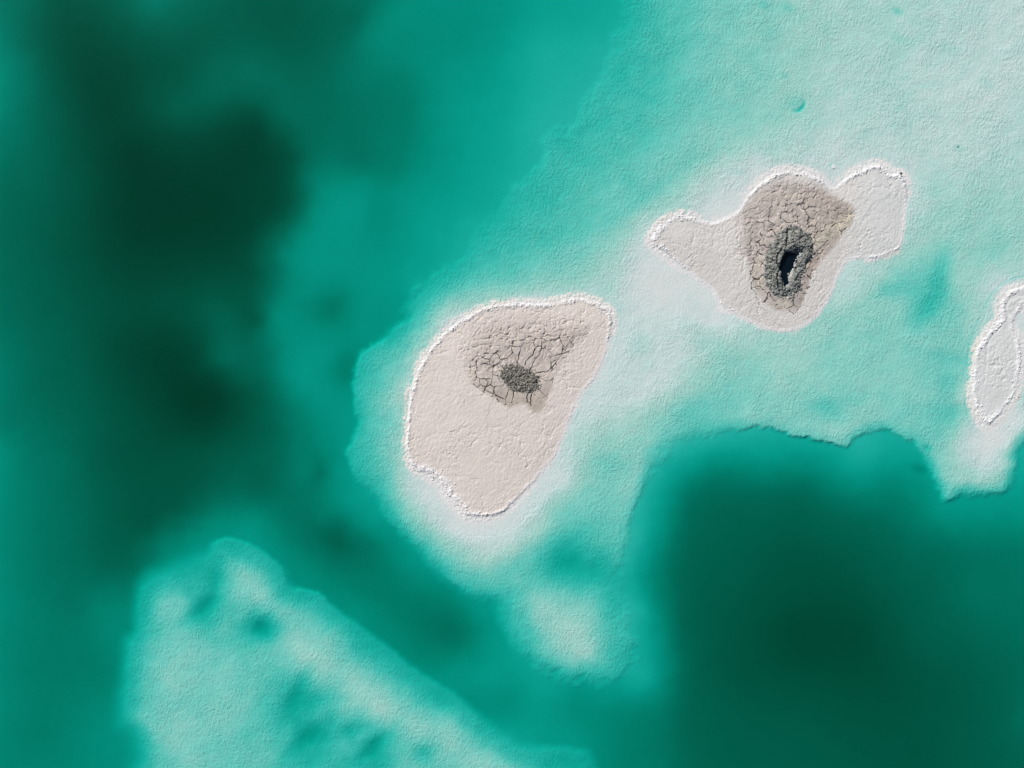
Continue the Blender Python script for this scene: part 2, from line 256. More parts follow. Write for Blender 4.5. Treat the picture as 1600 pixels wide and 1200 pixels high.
# lake water: a clear absorbing body with a weakly reflecting skin
m, t = new_mat('lake_water_body'); MAT_WATER = m
out = N(t, 'ShaderNodeOutputMaterial'); tr = N(t, 'ShaderNodeBsdfTransparent'); gl = N(t, 'ShaderNodeBsdfGlossy'); gl.inputs['Roughness'].default_value = .05
g = N(t, 'ShaderNodeNewGeometry')
dt = N(t, 'ShaderNodeVectorMath', operation='DOT_PRODUCT'); L(t, g.outputs['Incoming'], dt.inputs[0]); L(t, g.outputs['True Normal'], dt.inputs[1])
ca = M_(t, 'ABSOLUTE', dt.outputs['Value'])
fz = M_(t, 'MULTIPLY_ADD', M_(t, 'POWER', M_(t, 'SUBTRACT', 1.0, ca), 5.0), .98, .02)       # mirror share, the same from above and below
mx = N(t, 'ShaderNodeMixShader'); L(t, fz, mx.inputs[0]); L(t, tr.outputs[0], mx.inputs[1]); L(t, gl.outputs[0], mx.inputs[2])
g = N(t, 'ShaderNodeNewGeometry')
wn = N(t, 'ShaderNodeTexNoise', i_Scale=1.3, i_Detail=4.0); L(t, g.outputs['Position'], wn.inputs['Vector'])
bp = N(t, 'ShaderNodeBump'); bp.inputs['Distance'].default_value = .02; bp.inputs['Strength'].default_value = .6
L(t, wn.outputs['Fac'], bp.inputs['Height']); L(t, bp.outputs[0], gl.inputs['Normal'])
L(t, mx.outputs[0], out.inputs['Surface'])
KR, KG, KB = 18.0, 2.12, 2.60
va = N(t, 'ShaderNodeVolumeAbsorption'); va.inputs['Color'].default_value = (0.0, 1-KG/KR, 1-KB/KR, 1); va.inputs['Density'].default_value = KR
L(t, va.outputs[0], out.inputs['Volume'])

# ------------------------------------------------------------------ mesh helpers
def tag(o, label=None, cat=None, group=None, kind=None):
    if label: o['label'] = label
    if cat: o['category'] = cat
    if group: o['group'] = group
    if kind: o['kind'] = kind
    return o
def empty(name, px, py, z=0.0):
    o = bpy.data.objects.new(name, None); col.objects.link(o); o.location = (float(WX(px)), float(WY(py)), z); return o
def link(name, me, mats, parent=None):
    for m_ in (mats if isinstance(mats, (list, tuple)) else [mats]): me.materials.append(m_)
    o = bpy.data.objects.new(name, me); col.objects.link(o)
    if parent is not None:
        o.parent = parent; o.matrix_parent_inverse.identity()
        o.location = (0, 0, 0)
    return o
def mesh_from(name, V, F, smooth=True, tint=None, ripple=None):
    """V (n,3), F (m,k) int array"""
    me = bpy.data.meshes.new(name)
    k = F.shape[1]
    me.vertices.add(len(V)); me.vertices.foreach_set('co', np.ascontiguousarray(V, np.float32).ravel())
    me.loops.add(F.size); me.loops.foreach_set('vertex_index', np.ascontiguousarray(F, np.int32).ravel())
    me.polygons.add(len(F)); me.polygons.foreach_set('loop_start', np.arange(0, F.size, k, dtype=np.int32))
    try: me.polygons.foreach_set('loop_total', np.full(len(F), k, np.int32))
    except Exception: pass
    if smooth: me.polygons.foreach_set('use_smooth', np.ones(len(F), bool))
    if tint is not None:
        a = me.attributes.new('tint', 'FLOAT_COLOR', 'POINT')
        a.data.foreach_set('color', np.concatenate([tint, np.ones((len(V),1))], 1).astype(np.float32).ravel())
    if ripple is not None:
        a = me.attributes.new('ripple', 'FLOAT', 'POINT'); a.data.foreach_set('value', ripple.astype(np.float32))
    me.update(calc_edges=True); me.validate(); return me
def grid_faces(nx, ny, keep=None):
    i = np.arange(nx-1); j = np.arange(ny-1); I, J = np.meshgrid(i, j)
    a = (J*nx+I).ravel(); F = np.stack([a+nx, a+nx+1, a+1, a], 1)         # rows run down the picture
    if keep is not None: F = F[keep.ravel()]
    return F
def compact(V, F, *attrs):
    used = np.zeros(len(V), bool); used[F.ravel()] = True
    idx = np.cumsum(used)-1
    return (V[used], idx[F]) + tuple(a[used] for a in attrs)

# ------------------------------------------------------------------ the lake bed
R = Raster(-240, -240, 1840, 1440, 4)
deepF = rbf(DEEP, R, nb=5); bankF = rbf(BANK, R, c=8, lam=1.0, lo=.006, nb=2); platF = rbf(PLAT, R, c=7, lam=.6, nb=2)
bankE = catmull(BANK_EDGE, n=3); platE = catmull(PLAT_EDGE, n=3)
bankS, bankW = sdf(bankE, R.X, R.Y); platS, platW = sdf(platE, R.X, R.Y)
bankW = blur(np.where(bankW < 4.5, bankW*1.35, bankW), 3); platW = blur(platW, 3)*1.5

DSC = .155          # soundings to metres
def bed_depth(x, y, full=True):
    """water depth in metres and the ripple weight at photo coordinates"""
    wx = x + 7*fbm(x, y, 38, 3, 1); wy = y + 7*fbm(x, y, 38, 3, 4)
    dp = R.sample(deepF, wx, wy); bk = R.sample(bankF, wx, wy); pl = R.sample(platF, wx, wy)
    bS = R.sample(bankS, x, y); bW = R.sample(bankW, x, y); pS = R.sample(platS, x, y); pW = R.sample(platW, x, y)
    jag = fbm(x, y, 22, 4, 2, .6)
    sharp = np.clip(1.4 - bW/8, .25, 1)
    bS2 = bS + jag*(4+5*sharp+14*ss(9, 13, bW)) + 2.5*sharp*fbm(x, y, 6, 2, 5)
    pS2 = pS + jag*3 + fbm(x, y, 9, 2, 6)*1.2
    mb = ss(-1, 1, bS2/bW); mp = ss(-1, 1, pS2/pW)
    # the flats dip towards their own edge before they drop off
    jig = 9*fbm(x, y, 34, 3, 5)
    soft = np.clip((bW-2.6)/np.where(x < 720, 1.5, 3.4), 0, 1); nw = ss(8, 13, bW)*ss(420, 340, y); edge = np.minimum(dp*(.75+.10*nw), .58)
    wide = 24 + 14*ss(9, 15, bW) + 14*nw
    bk = bk*np.exp(.24*fbm(x, y, 46, 4, 1, .6))*(.95+.20*ss(1120, 1000, x)*ss(.02, .08, bk)+.25*ss(1300, 1450, x)*ss(260, 160, y))
    bk = np.maximum(bk, mix(bk, edge, soft*(1-ss(-4, wide, bS+jig))**1.3))
    pl = pl*np.exp(.40*fbm(x, y, 62, 4, 3, .6))
    pl = np.maximum(pl, mix(pl, np.minimum(dp*.68, .62), (1-ss(-8, 44, pS+jig))**1.2*.95))
    dp = dp*(1+.12*ss(1030, 1090, x)*ss(700, 790, y)*ss(2.1, 1.4, dp))
    d = mix(dp, bk, mb); d = mix(d, pl, mp)
    d = d + .16*np.exp(-((pS2+1.0)/1.8)**2)*np.clip(1.7-pW/4, 0, 1)
    d = d + .09*np.exp(-((bS2+2.0)/3.2)**2)*(bW < 3.6)*(x > 1000)*np.clip(.4+1.6*fbm(x, y, 30, 2, 7), 0, 1)
    on = np.maximum(mb, mp)
    # small relief of the flats in metres
    rel = .016*fbm(x, y, 14, 4, 3, .6) + .008*fbm(x*1.0, y*.55, 7, 2, 6) + .020*fbm((x*.8-y*.6)*.45, (x*.6+y*.8), 20, 3, 2)
    shal = np.clip(d/.06, .15, 1)
    d = d + rel/DSC*.13*on*shal*(1+.8*ss(.1, .4, d))
    if full:
        # crescent hollow
        r = np.hypot(x-1243, (y-160)); ang = np.arctan2(y-160, x-1243)
        d = d + .05*np.exp(-((r-2)/9)**2) + .34*np.exp(-((r-13)/2.4)**2)*np.clip(np.cos(ang-.75), 0, 1)**2.5
        for (cx, cy, a, q) in ((1403,18,8,.10),(1232,12,10,.05),(1195,8,9,.06),(1225,118,7,.06),(1405,60,14,.03),(1153,268,9,.02),(1497,231,6,.05),(1010,150,14,.05),(1480,75,18,.02),(1540,130,14,.02),(1412,170,7,.02),(1290,640,24,.03),(1385,672,9,.10),(1440,735,12,.25),(1450,700,7,.2)):
            d = d + q*np.exp(-(((x-cx)*.8+(y-cy)*.5)**2/(a*a) + ((y-cy)*.9-(x-cx)*.4)**2/(a*a*.35)))
        for (cx, cy, ax_, ay_, an, q) in HOLLOWS:
            c_, s_ = math.cos(math.radians(an)), math.sin(math.radians(an)); near = (abs(x-cx) < 80) & (abs(y-cy) < 80)
            if not near.any(): continue
            xx = x[near]-cx+5*fbm(x[near], y[near], 16, 3, 2); yy = y[near]-cy+5*fbm(x[near], y[near], 16, 3, 5)
            u = (xx*c_-yy*s_)/(ax_*1.15); v = (xx*s_+yy*c_)/(ay_*1.3)
            d[near] += .72*q*np.exp(-(u*u+v*v))
        d = d + .09*ss(3.2, 2.4, np.maximum(abs(x-1299), abs(y-259)))*1.0
    # beyond the frame the lake goes on
    out_ = np.maximum(np.maximum(-x, x-1600), np.maximum(-y, y-1200))
    far = ss(60, 260, out_)
    fd = np.clip(1.1 + 1.7*fbm(x, y, 420, 5, 2) - .5*ss(900, 1900, x-y*.3)*ss(8000, 3000, x), .04, 3.0)
    d = mix(d, fd, far)
    d = np.clip(d, .004, 3.4)*DSC
    rip = on*(1-far)*ss(1.0, .30, d/DSC) * (.35+.65*ss(.008, .05, d/DSC))
    rip = rip*(.62+.55*ss(-.5, .5, fbm(x, y, 75, 3, 4))+.25*fbm(x, y, 22, 2, 1))
    rip = np.maximum(rip, .12*ss(.75, .45, d/DSC)*(1-far))
    return d, rip
# hollows in the flats: x, y, half length, half width, direction in degrees (up to the right), extra depth
HOLLOWS = [(318,948,26,10,38,.34),(338,905,24,8,80,.18),(410,982,19,13,10,.42),(462,1088,34,9,62,.30),(485,1098,22,9,15,.22),(482,1152,30,10,40,.36),(552,1142,34,8,18,.16),
    (582,1168,30,8,40,.30),(660,1178,20,9,20,.12),(1468,430,36,11,75,.19),(1447,480,28,13,50,.16),(1425,447,22,14,20,.07),(1392,452,18,8,25,.08),(1290,636,24,13,-40,.05),(1310,628,30,7,10,.035),
    (878,866,36,22,40,.22),(910,888,48,16,-10,.20),(965,915,26,20,-50,.15),(790,945,16,30,0,.10),(1490,560,8,60,80,.06),(1486,640,9,40,85,.06),(1080,250,50,12,30,.04),(1020,300,60,10,35,.05)]
PATCHES = []                                                    # island patches: bed is lowered below them
def axis(lo, hi, step, far):
    a = list(np.arange(lo, hi+step, step)); s = step; r = hi; R_ = []
    while r < far: s *= 1.16; r += s; R_.append(r)
    s = step; l = lo; L_ = []
    while l > -far: s *= 1.16; l -= s; L_.append(l)
    return np.array(L_[::-1]+a+R_)

# ------------------------------------------------------------------ island surfaces
class Island:
    def __init__(s, outline, box, name, seed):
        s.E = catmull(outline, n=3); s.box = box; s.k = seed
        s.R = Raster(box[0]-8, box[1]-8, box[2]+8, box[3]+8, 2)
        s.S, s.W = sdf(s.E, s.R.X, s.R.Y); s.W = blur(s.W, 2)
        s.cracks = []; s.stain = None; s.seeds = None; s.clump = None
    def add_cracks(s, cr, width, depth):
        d, _ = seg_dist(catmull(cr[0], False, 3), s.R.X, s.R.Y, False)
        for c in cr[1:]: d = np.minimum(d, seg_dist(catmull(c, False, 3), s.R.X, s.R.Y, False)[0])
        s.cracks.append((d, width, depth))
    def sd(s, x, y):
        return s.R.sample(s.S, x, y) + 1.6*fbm(x, y, 12, 3, s.k) + .9*fbm(x, y, 4, 2, s.k+1)
    def stainmask(s, x, y):
        if s.stain is None: return np.zeros(x.shape)
        S_, W_ = s.stain
        return ss(-1, 1, (s.R.sample(S_, x, y)+2.0*fbm(x, y, 9, 3, 3))/(1.0*R0(s.R.sample(W_, x, y))))
    def surface(s, x, y, plates=True):
        """height, tint, ripple"""
        q = s.sd(x, y); rimw = s.R.sample(s.W, x, y)*(.82+.45*fbm(x, y, 24, 3, 2))
        d, rip = bed_depth(x, y)
        st = s.stainmask(x, y)
        ins = ss(-4, 5, q)
        low = ss(8.0, 5.5, s.R.sample(s.W, x, y)); plat = .035-.018*low + s.rise*(1-np.exp(-np.clip(q, 0, 400)/50))
        rim = np.exp(-((q-rimw*.38)/(rimw*.42))**2)
        f1, f2, v = worley(x+2*fbm(x,y,9,2,2), y+2*fbm(x,y,9,2,3), 4.6, s.k)
        kn = np.clip(1-f1*1.25, 0, 1)
        kn2 = np.clip(1-worley(x, y, 2.7, s.k+2)[0]*1.2, 0, 1)
        brk = .35+.65*ss(-.25, .15, fbm(x, y, 11, 3, 4))
        h = plat + rim*brk*(1-.72*low)*(.02 + .075*kn*(.4+v) + .03*kn2)
        # knobbly halo just outside the waterline where the rim is wide
        # polygonal crust: low ridges and shallow joints
        wx = x + 17*fbm(x, y, 24, 4, 1, .6); wy = y + 17*fbm(x, y, 24, 4, 5, .6)
        g1, g2, v1 = worley(wx, wy, 34, s.k+3); e1 = np.exp(-((g2-g1)*34/2.0)**2)*ss(-.35, .25, fbm(x, y, 17, 3, 6))
        a1, a2, v2 = worley(x+8*fbm(x,y,13,3,0), y+8*fbm(x,y,13,3,1), 11.5, s.k+4); e2 = np.exp(-((a2-a1)*11.5/1.1)**2)*ss(-.5, .2, fbm(x, y, 13, 3, 7))
        b1, b2, v3 = worley(x+4*fbm(x,y,7,2,0), y+4*fbm(x,y,7,2,1), 5.8, s.k+5); e3 = np.exp(-((b2-b1)*5.8/1.2)**2)*ss(-.4, .2, fbm(x, y, 9, 3, 2))
        patch = ss(-.25, .35, fbm(x, y, 60, 3, s.k+1))
        inner = ss(2, rimw+3, q)
        up = s.crackmap(x, y) if hasattr(s, 'crackmap') else patch
        h = h + inner*(.012*fbm(x, y, 16, 4, s.k+2, .6) - .055*e1*(.3+.7*patch) - .045*e2*np.clip(up, .12, 1)*(.5+.8*v1))
        h = h + inner*st*(-.050*e2*ss(.15, .7, up) - .050*e3*ss(.2, .9, up)*ss(-.3, .5, fbm(x, y, 28, 2, 3)))
        h = h + inner*(.012+.012*patch)*fbm((x*.77+y*.64), (y*.77-x*.64)*.55, 4.2, 3, 4, .6)
        h = h + (1-inner)*ins*.02*fbm(x, y, 4, 2, 5)
        # drying terraces parallel to the waterline on the sheltered side
        h = h + inner*.0035*np.sin(q*1.35+2.5*fbm(x,y,30,2,1))*ss(34, 8, q)*ss(9, 5, rimw)
        z = -d*(1-ins) + h*ins
        # white knobs just under water around the rim
        halo = np.exp(-((q+3)/5.0)**2)*(1-ins)*ss(5, 9, rimw)
        z = z + halo*(.05*kn)
        for cd, cw, dep in s.cracks:
            c = s.R.sample(cd, x+2.2*fbm(x,y,7,3,2), y+2.2*fbm(x,y,7,3,5)); z = z - dep*np.exp(-(c/cw)**2)
        z = np.where(ins > .8, np.maximum(z, .014), z)
        # colour of the matter itself
        under = np.array([.79,.772,.685]); shore = np.array([.80,.785,.755])
        T_ = under + (shore-under)*ss(.016, .003, d)[...,None]
        dry = (np.array(s.dry) + (np.array([.71,.705,.675])-np.array(s.dry))*(ss(1290, 1380, x)[...,None] if s.k == 3 else 0)) * (1 + .05*fbm(x, y, 40, 4, s.k)[...,None])
        T_ = T_*(1-ins[...,None]) + dry*ins[...,None]
        rt = np.maximum(rimw, 5.2)
        rc = (ins*np.exp(-np.clip(q-rt*.35, 0, 99)**2/(rt*.38)**2)*np.maximum((.35+.65*np.clip(kn*2, 0, 1))*brk, .85*low))[...,None]
        T_ = T_*(1-rc) + np.array([.87,.855,.855])*rc
        stc = s.staincolor(x, y) if s.stain is not None else dry
        a_ = (st*inner)[...,None]
        T_ = T_*(1-a_) + stc*a_
        ripo = rip*(1-ins) + ins*(.40+.28*patch)
        return z, T_, ripo, q, st
def R0(v): return np.maximum(v, 1.0)
isl1 = Island(ISL1, (585, 425, 1010, 855), 'i1', 1); isl1.rise = .14; isl1.dry = (.755,.668,.605)
isl2 = Island(ISL2, (975, 225, 1450, 560), 'i2', 3); isl2.rise = .16; isl2.dry = (.70,.66,.615)
isl3 = Island(ISL3, (1478, 400, 1690, 715), 'i3', 5); isl3.rise = .08; isl3.dry = (.71,.715,.69)
for I_, st_ in ((isl1, STAIN1), (isl2, STAIN2)):
    a, b = sdf(catmull(st_, n=3), I_.R.X, I_.R.Y); I_.stain = (a, blur(b, 3))
isl1.add_cracks(CR1, .85, .022); isl2.add_cracks(CR2, .85, .020); isl3.add_cracks(CR3[:1], 1.1, .012); isl3.add_cracks(CR3[1:], 1.1, .03)
isl1.crackmap = lambda x, y: ss(640, 560, y)*ss(1.6, .6, np.hypot((x-825)/110, (y-535)/75)) + .25*ss(-.1,.4,fbm(x,y,60,2,2))
isl2.crackmap = lambda x, y: ss(1.7, .6, np.hypot((x-1225)/95, (y-345)/80)) + .3*ss(-.1,.4,fbm(x,y,60,2,2))
def sc1(x, y):
    c = np.array([.60,.52,.465]); low = ss(590, 640, y)[...,None]; n_ = fbm(x, y, 18, 4, 2)[...,None]
    return (c*(1-low) + np.array([.50,.42,.35])*low)*(1+.22*n_)
def sc2(x, y):
    n_ = fbm(x, y, 20, 4, 3)[...,None]
    c = np.array([.535,.47,.42]) + 0*n_
    ne = ss(1230, 1300, x-(y-330)*.2)[...,None]
    c = c*(1-ne*.6) + np.array([.43,.37,.32])*ne*.6
    se = (ss(1245, 1262, x)*ss(385, 420, y))[...,None]
    c = c*(1-se) + np.array([.46,.385,.335])*se
    y1 = np.exp(-(((x-1309)*.75+(y-353)*.75)**2/18**2+((y-353)*.8-(x-1309)*-.55)**2/10**2))
    y2 = np.exp(-(((x-1182)/11)**2+((y-437)/26)**2)); y3 = np.exp(-(((x-1215)/22)**2+((y-475)/7)**2))
    yy = .62*np.clip((y1*1.3+y2*.8+y3*.6)*(.7+1.2*fbm(x,y,9,3,4)), 0, 1)[...,None]
    c = c*(1-yy) + np.array([.63,.575,.43])*yy
    return c*(1+.32*n_)
isl1.staincolor = sc1; isl2.staincolor = sc2

# ------------------------------------------------------------------ mud plates (cells of a warped Voronoi pattern, seeds placed by eye)
def z4(s): return [(720+a/7.5, 500+b/7.5) for a, b in T(s)]
def z3(s): return [(1140+a/6, 320+b/6) for a, b in T(s)]
SEED2 = z3('''590,90 650,60 690,130 760,60 770,170 840,120 850,200 930,150 960,90 540,130 500,90 480,170 420,130 850,300 900,240 940,330 850,420 820,330 1000,240 1060,200 1040,130 880,400 830,500 790,560 760,640 740,720 700,790 730,820 670,860 620,920 560,930 520,950 460,930 410,920 350,890 300,860 270,800 250,740 280,700 240,650 290,620 250,570 270,500 220,540 200,640 210,720 330,950 470,980 600,980 650,950 350,200 380,270 310,280 300,360 330,150 270,220 250,300 240,390 410,60 590,30 700,10 440,240 380,340 300,430''')
def poly_clip(P, n, c):
    out = []
    for i in range(len(P)):
        a = P[i]; b = P[(i+1) % len(P)]; da = a@n-c; db = b@n-c
        if da <= 0: out.append(a)
        if (da < 0 < db) or (db < 0 < da): out.append(a+(b-a)*(da/(da-db)))
    return out
def cell_warp(x, y): return 7.5*fbm(x, y, 16, 4, 6, .55), 7.5*fbm(x, y, 16, 4, 2, .55)
def guard(seeds, box, gap, rs):
    """extra seeds that close the cells at the outside"""
    r_ = np.random.default_rng(rs); A = list(seeds); tries = r_.random((4000, 2))*[box[2]-box[0], box[3]-box[1]]+[box[0], box[1]]
    n0 = len(A)
    for p in tries:
        if min(((p[0]-a[0])**2+(p[1]-a[1])**2)*(.42 if i < n0 else 1) for i, a in enumerate(A)) > gap*gap: A.append(tuple(p))
    return A
def setup_plates(I, seeds, box, gap, rs, avoid):
    allS = np.array(guard(seeds, box, gap, rs)); kept = np.zeros(len(allS), bool); kept[:len(seeds)] = True
    ins = inside(avoid, allS[:,0], allS[:,1])
    kept &= ~ins
    I.pl = (allS, kept)
def plate_zone(I, x, y):
    """1 where the point lies in a kept plate's cell"""
    A, kept = I.pl; wx, wy = cell_warp(x, y); X = x-wx; Y = y-wy
    b = np.full(x.shape, 1e9); z = np.zeros(x.shape, bool)
    for (sx, sy), k in zip(A, kept):
        d = (X-sx)**2+(Y-sy)**2; n = d < b; b[n] = d[n]; z[n] = k
    return z
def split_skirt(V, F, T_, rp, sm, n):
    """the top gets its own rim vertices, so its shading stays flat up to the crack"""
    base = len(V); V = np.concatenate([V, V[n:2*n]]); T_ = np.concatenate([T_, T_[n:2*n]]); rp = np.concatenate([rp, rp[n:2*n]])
    T_ = T_.copy(); T_[:n] = (.17, .135, .105); T_[n:2*n] = T_[n:2*n]*.6+np.array([.17, .135, .105])*.4     # plate sides dark brown like the crack floor, rims partly so
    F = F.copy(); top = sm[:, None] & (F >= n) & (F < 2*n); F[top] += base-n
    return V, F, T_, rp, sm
TRACED1 = [z4(t_) for t_ in '''415,385 440,350 500,325 590,310 600,370 585,410 550,445 460,465 450,425
395,400 415,385 450,425 460,465 440,505 400,530 370,545 335,515 345,470 365,425
460,465 550,445 550,500 500,560 440,505
590,310 705,315 690,360 680,420 665,490 650,530 600,510 550,500 550,445 585,410 600,370
705,315 740,280 850,260 870,320 850,370 840,410 800,450 760,480 740,540 700,545 665,490 680,420 690,360
850,370 870,320 945,300 945,340 920,400 870,460 845,500 835,540 790,600 760,550 760,480 800,450 840,410
945,340 990,330 1040,370 1100,420 1060,440 1045,470 1060,520 1050,570 1000,605 930,610 880,620 800,610 835,540 845,500 870,460 920,400
1100,420 1180,390 1260,370 1225,440 1170,470 1110,510 1050,570 1060,520 1045,470 1060,440
870,320 850,260 880,220 950,215 945,300
945,300 950,215 1000,250 990,330 945,340
990,330 1000,250 1060,240 1150,210 1200,300 1190,350 1180,390 1100,420 1040,370
1150,210 1270,200 1275,250 1240,300 1190,350 1200,300
1190,350 1240,300 1275,250 1320,305 1290,350 1260,370 1180,390
930,610 1000,605 1050,570 1110,510 1130,560 1110,640 1080,690 1010,720 950,690 915,680
915,680 950,690 1010,720 1080,690 1070,760 1050,850 1000,890 960,860 920,820 900,790 905,720
890,810 920,820 960,860 1000,890 1000,950 960,1060 880,1090 850,1050 820,980 820,900 840,850
780,850 840,850 820,900 820,980 780,960 775,900
620,840 780,850 775,900 780,960 740,970 680,975 600,960 610,900
560,800 620,840 610,900 600,960 570,995 525,985 520,930 545,870
400,780 470,770 520,745 560,800 545,870 520,930 470,910 400,870 385,820
300,785 350,755 380,785 400,780 385,820 380,865 330,840 290,820 280,800
375,640 460,660 490,720 520,745 470,770 400,780 380,785 350,755 365,690
375,560 440,505 500,560 480,620 460,660 375,640
190,560 240,515 335,515 370,545 375,560 375,640 365,690 290,690 230,690 190,670 175,610
230,690 290,690 320,720 300,785 260,775 230,750 220,710
290,690 365,690 350,755 300,785 320,720
140,740 190,670 230,690 220,710 230,750 190,785
190,785 230,750 260,775 300,785 280,800 270,845 225,820
205,460 260,445 345,470 335,515 240,515 190,560 180,500
610,310 610,240 720,240 760,250 740,280 705,315
260,445 280,400 340,380 395,400 365,425 345,470
470,910 520,930 525,985 500,1000 440,950 400,870
730,240 800,190 850,200 880,220 850,260 740,280
270,845 280,800 290,820 330,840 380,865 375,900 320,880'''.splitlines()]
def warp1(P):
    P = np.asarray(P, float); return P+np.stack([1.5*fbm(P[:,0], P[:,1], 5.5, 3, 6, .6), 1.5*fbm(P[:,0], P[:,1], 5.5, 3, 2, .6)], 1)
def subdiv(P, st):
    out = []
    for a in range(len(P)):
        p, q = P[a], P[(a+1) % len(P)]
        if tuple(p) > tuple(q): pts = [q+(p-q)*k for k in np.linspace(0, 1, max(1, int(round(np.linalg.norm(q-p)/st)))+1)][::-1]
        else: pts = [p+(q-p)*k for k in np.linspace(0, 1, max(1, int(round(np.linalg.norm(q-p)/st)))+1)]
        out += pts[:-1]
    return np.array(out)
OUT1 = [warp1(subdiv(np.array(p, float), 2.4)) for p in TRACED1]
def traced_zone(x, y):
    z = np.zeros(x.shape, bool); bx = (x > 730) & (x < 905) & (y > 515) & (y < 655)
    xs, ys = x[bx], y[bx]; m_ = np.zeros(xs.shape, bool)
    cnt = np.zeros(xs.shape); top = np.full(xs.shape, -9.0)
    for P in OUT1:
        s_ = sdf(P, xs, ys)[0]; m_ |= s_ > -.6; cnt += s_ > -1.9; top = np.maximum(top, s_)
    # the outer joint opens only here and there
    m_ &= ~((cnt == 1) & (top < 1.1) & (fbm(xs, ys, 13, 2, 4) > -.12))
    z[bx] = m_; return z
def build_traced(I, parent):
    P0 = np.array(parent.location); count = 0; r_ = np.random.default_rng(5)
    for pts in OUT1:
        n = len(pts); cen = pts.mean(0)
        area = np.sum(pts[:,0]*np.roll(pts[:,1],-1)-np.roll(pts[:,0],-1)*pts[:,1])
        if area > 0: pts = pts[::-1]                         # photo y runs down
        tg = np.roll(pts, -1, 0)-np.roll(pts, 1, 0); tg /= np.linalg.norm(tg, axis=1)[:,None]+1e-9
        nin = np.stack([-tg[:,1], tg[:,0]], 1)
        if np.mean(np.sum(nin*(cen-pts), 1)) < 0: nin = -nin
        g_ = .16+.58*ss(-.35, .5, fbm(pts[:,0], pts[:,1], 17, 2, 3))+.25*np.exp(-np.linalg.norm(pts-[812,590], axis=1)**2/45**2)
        o_ = pts+nin*g_[:,None]
        allp = np.concatenate([o_, o_, cen+(o_-cen)*.72, cen+(o_-cen)*.38, cen[None]])
        z, T_, rp, q, st = I.surface(allp[:,0], allp[:,1], False)
        z = z+.004; z[:n] -= .17
        V = np.stack([WX(allp[:,0])-P0[0], WY(allp[:,1])-P0[1], z-P0[2]], 1)
        F = []; sm = []
        for a in range(n):
            b = (a+1) % n
            for lv in range(3):
                o0, o1 = lv*n, (lv+1)*n; F += [(o0+a, o0+b, o1+b), (o0+a, o1+b, o1+a)]; sm += [lv > 0]*2
            F.append((3*n+a, 3*n+b, 4*n)); sm.append(True)
        F = np.array(F); sm = np.array(sm)
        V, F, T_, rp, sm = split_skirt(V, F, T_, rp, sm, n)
        me = mesh_from('mud_plate', V, F, True, T_, rp); me.polygons.foreach_set('use_smooth', sm)
        link('mud_plate', me, MAT_CRUST, parent); count += 1
    return count
def build_plates(I, parent, base):
    A, kept = I.pl; P0 = np.array(parent.location); count = 0; r_ = np.random.default_rng(5)
    hk = r_.random((len(A), len(A))); hk = (hk+hk.T)/2
    for i in np.nonzero(kept)[0]:
        c0 = A[i]; P = [c0+np.array(v) for v in ((-40,-40),(40,-40),(40,40),(-40,40))]
        order = np.argsort(((A-c0)**2).sum(1))[1:22]
        for j in order:
            v = A[j]-c0; Lv = np.linalg.norm(v); n = v/Lv
            u = (hk[i, j]*7.31) % 1.0; rv = (A[i]+A[j])/2-I.clump[:,:2].mean(0); rv = rv/(np.linalg.norm(rv)+1e-6)
            radial = abs(n@rv) < .5                                   # joints that run outwards from the dark centre open widest
            need = (.15 if radial else .62) if kept[j] else .6
            gapw = (.16+(.95 if radial else .45)*((hk[i, j]*3.77) % 1.0)**1.6) if u > need else -.12
            P = poly_clip(P, n, c0@n + Lv/2 - gapw)
            if len(P) < 3: break
        if len(P) < 3: continue
        pts = []
        for a in range(len(P)):
            p, q = P[a], P[(a+1) % len(P)]; m_ = max(1, int(round(np.linalg.norm(q-p)/2.6)))
            for k in range(m_): pts.append(p+(q-p)*k/m_)
        pts = np.array(pts); cen = pts.mean(0)
        # round the corners a little
        pts = .86*pts+.07*np.roll(pts, 1, 0)+.07*np.roll(pts, -1, 0)
        def wp(Q): a_, b_ = cell_warp(Q[:,0], Q[:,1]); return Q+np.stack([a_, b_], 1)
        size = np.sqrt(((pts-cen)**2).sum(1)).mean()
        outer = wp(pts); ring = wp(cen+(pts-cen)*.72); mid = wp(cen+(pts-cen)*.38); ctr = wp(cen[None])
        allp = np.concatenate([outer, outer, ring, mid, ctr])
        z, T_, rp, q, st = I.surface(allp[:,0], allp[:,1], False)
        n = len(pts)
        z = z + .004
        lift = .0; tilt = np.zeros(2)
        z = z + lift + (allp-cen)@tilt
        z[:n] -= .17
        V = np.stack([WX(allp[:,0])-P0[0], WY(allp[:,1])-P0[1], z-P0[2]], 1)
        F = []
        for a in range(n):
            b = (a+1) % n
            for lv in range(3):
                o0, o1 = lv*n, (lv+1)*n
                F += [(o0+a, o0+b, o1+b), (o0+a, o1+b, o1+a)]
            F.append((3*n+a, 3*n+b, 4*n))
        F = np.array(F); sm = np.ones(len(F), bool)
        for a in range(n): sm[a*7:a*7+2] = False
        area = 0.0
        x_, y_ = V[n:2*n,0], V[n:2*n,1]; area = np.sum(x_*np.roll(y_,-1)-np.roll(x_,-1)*y_)
        if area < 0: F = F[:, ::-1]
        T_ = T_*(.985+.03*r_.random())
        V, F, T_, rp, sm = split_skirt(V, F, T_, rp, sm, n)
        me = mesh_from('mud_plate', V, F, True, T_, rp)
        me.polygons.foreach_set('use_smooth', sm)
        link('mud_plate', me, MAT_CRUST, parent); count += 1
    return count

